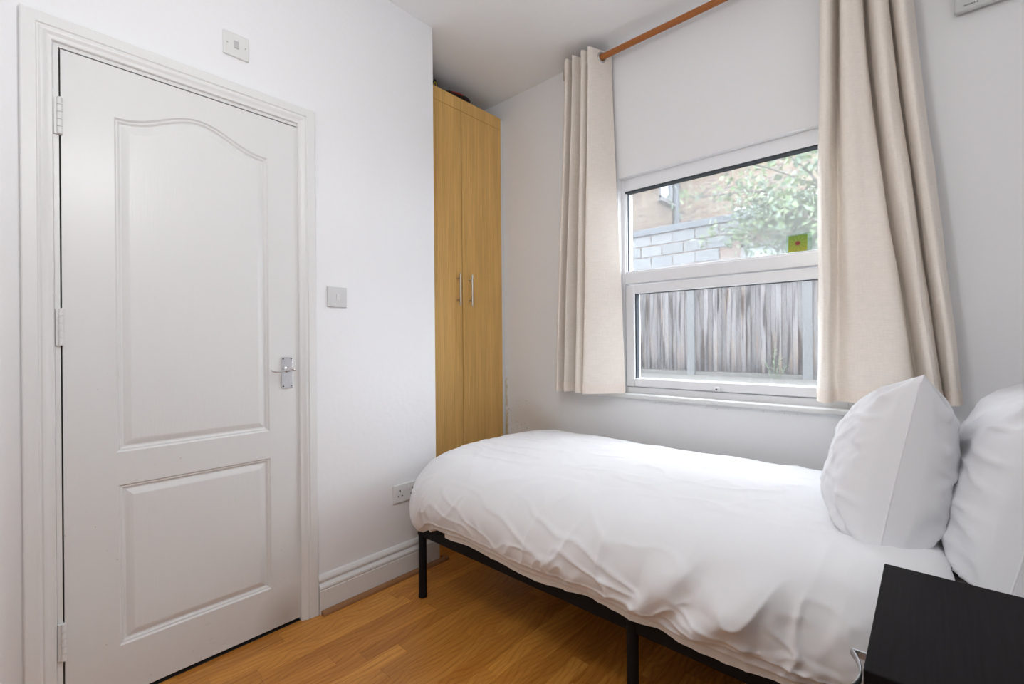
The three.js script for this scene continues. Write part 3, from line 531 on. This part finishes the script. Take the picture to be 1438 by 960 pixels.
// ---------------------------------------------------------------- added fill lamp: a glowing globe out of view, brightens the room
{
  const t = thing('added_fill_lamp', 'added fill light shaped as a white paper globe, hung out of view', 'pendant lamp', [FILL_LAMP.x, H, FILL_LAMP.z]);
  const y = FILL_LAMP.y - H;
  mesh('fill_lamp_rose', cyl([0, -0.022, 0], [0, 0, 0], 0.045, 28, 0.05), M.plastic, t);
  mesh('fill_lamp_cord', cyl([0, y + FILL_LAMP.r - 0.004, 0], [0, -0.02, 0], 0.0035, 10), M.plastic, t);
  const globe = new THREE.LatheGeometry(Array.from({ length: 61 }, (_, i) => { const a = -Math.PI / 2 + Math.PI * i / 60, rr = FILL_LAMP.r * (1 + 0.012 * Math.cos(i * Math.PI / 2.5)); return new THREE.Vector2(Math.max(0.0005, Math.cos(a) * rr), Math.sin(a) * rr); }), 40);
  mesh('fill_globe', globe.translate(0, y, 0), std({ color: lin(0.9, 0.9, 0.88), emissive: FILL_LAMP.color, emissiveIntensity: FILL_LAMP.glow, roughness: 0.9, side: THREE.DoubleSide }), t);
}

// ---------------------------------------------------------------- outside
const GY = 0.60;
tag(mesh('ground', box(-9, 8, GY - 0.3, GY, -16, -0.172), std({ color: lin(0.055, 0.051, 0.043), roughness: 0.95, bumpMap: plasterBump, bumpScale: 0.006 })), 'pale sandy ground of the yard outside the window', 'ground', null, 'structure');
// fence of upright weathered boards between concrete posts
{
  const t = thing('fence', 'weathered grey board fence with concrete posts across the yard', 'fence', [0, 0, 0]);
  const rand = rng(21), z = -4.76;
  const boardTex = dataTex(512, 512, (u, v) => {
    const g = tile(u, v, 60, 3, 21, 4), s = tile(u, v, 16, 2.2, 23, 3), k = tile(u, v, 10, 8, 25, 2), damp = smooth(0.30, 0.02, v) * (0.5 + 1.6 * tile(u, v, 30, 3, 27, 2));
    const dark = clamp(smooth(0.0, 0.3, s) * 0.75 + smooth(0.22, 0.4, k) * 0.5 + clamp(damp, 0, 0.8), 0, 0.9), warm = smooth(0.0, 0.3, tile(u, v, 20, 2, 29, 2));
    return [lerp(210, 52, dark) + g * 60 + warm * 8, lerp(206, 44, dark) + g * 56 - warm * 14, lerp(206, 44, dark) + g * 54 - warm * 34];
  }, true, 1, 1.55);
  const mats = [0.165, 0.13, 0.095, 0.145, 0.11].map((k) => std({ map: boardTex, color: lin(k, k * 0.99, k * 0.99), roughness: 0.95 }));
  const posts = [-3.76, -2.27, -0.785, 0.72, 2.2, 3.7];
  for (let b = 0; b + 1 < posts.length; b++) {
    const a0 = posts[b] + 0.05, a1 = posts[b + 1] - 0.05, n = 22, w = (a1 - a0) / n, f = 0.03 * (rand() - 0.5);
    for (let i = 0; i < n; i++) {
      const g = new RoundedBoxGeometry(w + 0.008, 1.42, 0.016, 1, 0.003); g.rotateY(-0.10); const uvg = uvBox(g, rand() * 5, 0.86);
      const o = mesh('board', uvg, mats[Math.floor(rand() * 5)], t); o.position.set(a0 + (i + 0.5) * w, GY + 0.05 + 0.71 + f + rand() * 0.008, z + (rand() - 0.5) * 0.006);
    }
    mesh('gravel_board', box(a0 - 0.01, a1 + 0.01, GY, GY + 0.05, z - 0.025, z + 0.02, 0.004), std({ color: lin(0.07, 0.068, 0.062), roughness: 0.95 }), t);
    for (const y of [GY + 0.35, GY + 0.85, GY + 1.35]) mesh('arris_rail', box(a0, a1, y, y + 0.07, z - 0.06, z - 0.012, 0.004), mats[2], t);
  }
  for (const x of posts) mesh('post', box(x - 0.057, x + 0.057, GY - 0.1, GY + 1.56, z - 0.05, z + 0.06, 0.012), std({ color: lin(0.078, 0.08, 0.08), roughness: 0.9 }), t);
}
// concrete block wall with a coping
{
  const t = thing('block_wall', 'pale grey concrete block wall with flat coping beyond the fence', 'block wall', [0, 0, 0]);
  const rand = rng(31), z = -6.73, mats = [[0.115, 0.124, 0.13], [0.10, 0.11, 0.118], [0.128, 0.134, 0.138], [0.107, 0.114, 0.117]].map((c) => std({ color: lin(...c), roughness: 0.95, bumpMap: plasterBump, bumpScale: 0.006 }));
  const pinkish = std({ color: lin(0.12, 0.08, 0.065), roughness: 0.95 });
  mesh('mortar', merge([box(-4.2, -0.63, GY - 0.1, 3.30, z - 0.2, z - 0.01), box(0.32, 2.6, GY - 0.1, 3.30, z - 0.2, z - 0.01), box(-0.63, 0.32, 2.86, 3.30, z - 0.2, z - 0.01), box(-0.63, 0.32, GY - 0.1, 2.2, z - 0.2, z - 0.01)]), std({ color: lin(0.15, 0.11, 0.09), roughness: 1 }), t);
  for (let r = 0; r < 7; r++) for (let i = 0; i < 15; i++) {
    const x = -4.15 + i * 0.45 + (r % 2) * 0.225, y = 3.30 - 0.225 * (r + 1);
    if (x + 0.44 > -0.63 && x < 0.32 && y < 2.86 && y > 2.0) continue;
    const o = mesh('block', new RoundedBoxGeometry(0.428, 0.203, 0.05, 1, 0.006), rand() < 0.06 ? pinkish : mats[Math.floor(rand() * 4)], t); o.position.set(x + 0.22, y + 0.112, z - 0.012 + (rand() - 0.5) * 0.01);
  }
  mesh('coping', box(-4.3, 2.7, 3.30, 3.43, z - 0.24, z + 0.06, 0.01), std({ color: lin(0.06, 0.07, 0.08), roughness: 0.8 }), t);
  const w = part('window', t);
  mesh('window_frame', merge([box(-0.63, -0.55, 2.2, 2.86, z - 0.06, z + 0.03, 0.006), box(0.24, 0.32, 2.2, 2.86, z - 0.06, z + 0.03, 0.006), box(-0.63, 0.32, 2.78, 2.86, z - 0.06, z + 0.03, 0.006), box(-0.63, 0.32, 2.2, 2.28, z - 0.06, z + 0.03, 0.006)]), M.whiteOut, w);
  mesh('pane', box(-0.56, 0.25, 2.27, 2.79, z - 0.05, z - 0.04), std({ color: lin(0.35, 0.42, 0.42), roughness: 0.2 }), w);
}
// brick house with a wing at the left
{
  const t = thing('house', 'pale brick house with white window and grey downpipe behind the yard', 'house', [0, 0, 0]);
  const brickTex = canvasTex(900, 900, (c, w) => { // 1.8 m square: 8 x 24 stretchers
    c.fillStyle = 'rgb(205,196,184)'; c.fillRect(0, 0, w, w); const rand = rng(41);
    for (let r = 0; r < 24; r++) for (let i = -1; i < 8; i++) { const k = rand(), d = rand() * 20 - 10; c.fillStyle = k < 0.5 ? `rgb(${206 + d},${176 + d},${140 + d})` : k < 0.85 ? `rgb(${198 + d},${160 + d},${132 + d})` : `rgb(${176 + d},${146 + d},${130 + d})`; c.fillRect(i * 112.5 + (r % 2) * 56 + 3, r * 37.5 + 3, 106, 31); }
  });
  brickTex.wrapS = brickTex.wrapT = THREE.RepeatWrapping; brickTex.repeat.set(1 / 1.8, 1 / 1.8);
  const brick = std({ map: brickTex, color: lin(0.27, 0.29, 0.31), roughness: 0.95 });
  mesh('rear_wall', box(-3.95, 7, GY - 0.2, 8.6, -12.0, -11.73), brick, t);
  mesh('wing_wall', merge([box(-4.2, -3.94, GY - 0.2, 5.25, -11.73, -6.9), box(-4.2, -3.94, 6.9, 8.6, -11.73, -6.9), box(-4.2, -3.94, 5.25, 6.9, -11.73, -11.6), box(-4.2, -3.94, 5.25, 6.9, -10.6, -6.9)]), brick, t);
  mesh('downpipe', merge([cyl([-3.84, GY, -11.62], [-3.84, 9.5, -11.62], 0.10, 14)]), std({ color: lin(0.07, 0.08, 0.09), roughness: 0.7 }), t);
  const w = part('window', t);
  mesh('window_frame', merge([box(-4.1, -3.92, 5.25, 6.9, -11.6, -11.48, 0.01), box(-4.1, -3.92, 5.25, 6.9, -10.72, -10.6, 0.01), box(-4.1, -3.92, 5.25, 5.40, -11.6, -10.6, 0.01), box(-4.1, -3.92, 6.78, 6.9, -11.6, -10.6, 0.01), box(-4.1, -3.92, 6.0, 6.1, -11.6, -10.6, 0.01)]), M.whiteOut, w);
  mesh('sill', box(-4.1, -3.80, 5.17, 5.26, -11.68, -10.52, 0.01), M.whiteOut, w);
  mesh('pane', box(-4.05, -4.03, 5.36, 6.8, -11.5, -10.7), std({ color: lin(0.55, 0.62, 0.68), roughness: 0.1 }), w);
}
{
  const t = thing('shed', 'grey outbuilding with a white fascia behind the block wall', 'shed', [0, 0, 0]);
  mesh('walls', box(-1.15, 4.0, GY - 0.1, 3.86, -10.6, -8.75, 0.01), std({ color: lin(0.06, 0.07, 0.08), roughness: 0.9 }), t);
  mesh('roof', box(-1.3, 4.1, 3.98, 4.03, -10.7, -8.62, 0.01), std({ color: lin(0.35, 0.38, 0.42), roughness: 0.9 }), t);
  mesh('fascia', box(-1.25, 4.05, 3.86, 3.98, -8.72, -8.66, 0.006), M.whiteOut, t);
}
// tree behind the fence
{
  const t = thing('tree', 'leafy light green tree behind the fence at the right of the view', 'tree', [0.95, GY, -5.75]);
  const bark = std({ color: lin(0.09, 0.08, 0.07), roughness: 0.9 }), rand = rng(77), leaves = [], tips = [];
  mesh('trunk', tube([[0, -0.1, 0], [0.03, 0.8, 0.02], [-0.05, 1.6, 0], [-0.02, 2.4, 0.05]], 0.06, 24, 10), bark, t);
  for (let i = 0; i < 40; i++) {
    const y = 1.1 + rand() * 1.7, a = i * 2.4 + rand(), len = 0.9 + rand() * 1.15, up = 0.15 + rand() * 0.75, p = [[0, y, 0]];
    for (let k = 1; k <= 4; k++) p.push([Math.cos(a + k * 0.08) * len * k / 4 + (rand() - 0.5) * 0.08, y + up * len * Math.pow(k / 4, 0.8) - 0.12 * k * k / 16 + (rand() - 0.5) * 0.06, Math.sin(a + k * 0.08) * len * 0.55 * k / 4]);
    mesh('branch', tube(p, 0.011 + rand() * 0.006, 12, 6), bark, t);
    for (let k = 1; k <= 4; k++) tips.push(p[k]);
  }
  const ls = new THREE.Shape(), lobes = [[0, 0], [0.3, 0.1], [0.52, 0.05], [0.4, 0.3], [0.62, 0.5], [0.33, 0.55], [0.22, 0.75], [0, 1.1], [-0.22, 0.75], [-0.33, 0.55], [-0.62, 0.5], [-0.4, 0.3], [-0.52, 0.05], [-0.3, 0.1]];
  lobes.forEach(([x, y], i) => (i ? ls.lineTo(x, y) : ls.moveTo(x, y))); ls.closePath();
  const leaf = new THREE.ShapeGeometry(ls), sets = [[], [], []], m4 = new THREE.Matrix4(), q = new THREE.Quaternion(), e = new THREE.Euler();
  for (const p of tips) for (let k = 0; k < 42; k++) {
    const s = 0.045 + rand() * 0.05; q.setFromEuler(e.set(rand() * 6, rand() * 6, rand() * 6));
    m4.compose(new THREE.Vector3(p[0] + (rand() + rand() - 1) * 0.4, p[1] + (rand() + rand() - 1) * 0.3, p[2] + (rand() + rand() - 1) * 0.3), q, new THREE.Vector3(s, s, s));
    sets[Math.floor(rand() * 3)].push(leaf.clone().applyMatrix4(m4));
  }
  [[0.12, 0.185, 0.075], [0.10, 0.155, 0.10], [0.165, 0.22, 0.10]].forEach((c, i) => { const o = mesh('foliage', merge(sets[i]), phys({ color: lin(...c), roughness: 0.6, transmission: 0.35, thickness: 0, side: THREE.DoubleSide }), t); o.userData.kind = 'stuff'; });
}
// weed at the foot of the fence
{
  const t = thing('weed', 'small green weed growing at the foot of the fence', 'weed', [0.38, GY, -4.55]);
  const rand = rng(9), green = phys({ color: lin(0.08, 0.12, 0.055), roughness: 0.7, transmission: 0.3, thickness: 0, side: THREE.DoubleSide }), gs = [];
  for (const [dx, h] of [[0, 0.44], [0.05, 0.3], [-0.08, 0.22], [0.12, 0.2]]) {
    mesh('stem', tube([[dx * 0.4, 0, 0], [dx * 0.8, h * 0.5, 0.02], [dx * 1.3, h, 0.01]], 0.005, 10, 6), green, t);
    for (let k = 0; k < 12; k++) { const s = new THREE.Shape(); s.moveTo(0, 0); s.quadraticCurveTo(0.02, 0.03, 0, 0.075); s.quadraticCurveTo(-0.02, 0.03, 0, 0); const g = new THREE.ShapeGeometry(s, 4); g.rotateX(0.7 + rand() * 0.7); g.rotateY(rand() * 6.28); const f = k / 12; g.translate(dx * (0.4 + 0.9 * f), h * (0.15 + 0.85 * f), 0.01); gs.push(g); }
  }
  mesh('leaves', merge(gs), green, t);
}

scene.traverse((o) => { if (o.isMesh) { o.castShadow = o.receiveShadow = true; } });
renderer.render(scene, camera);
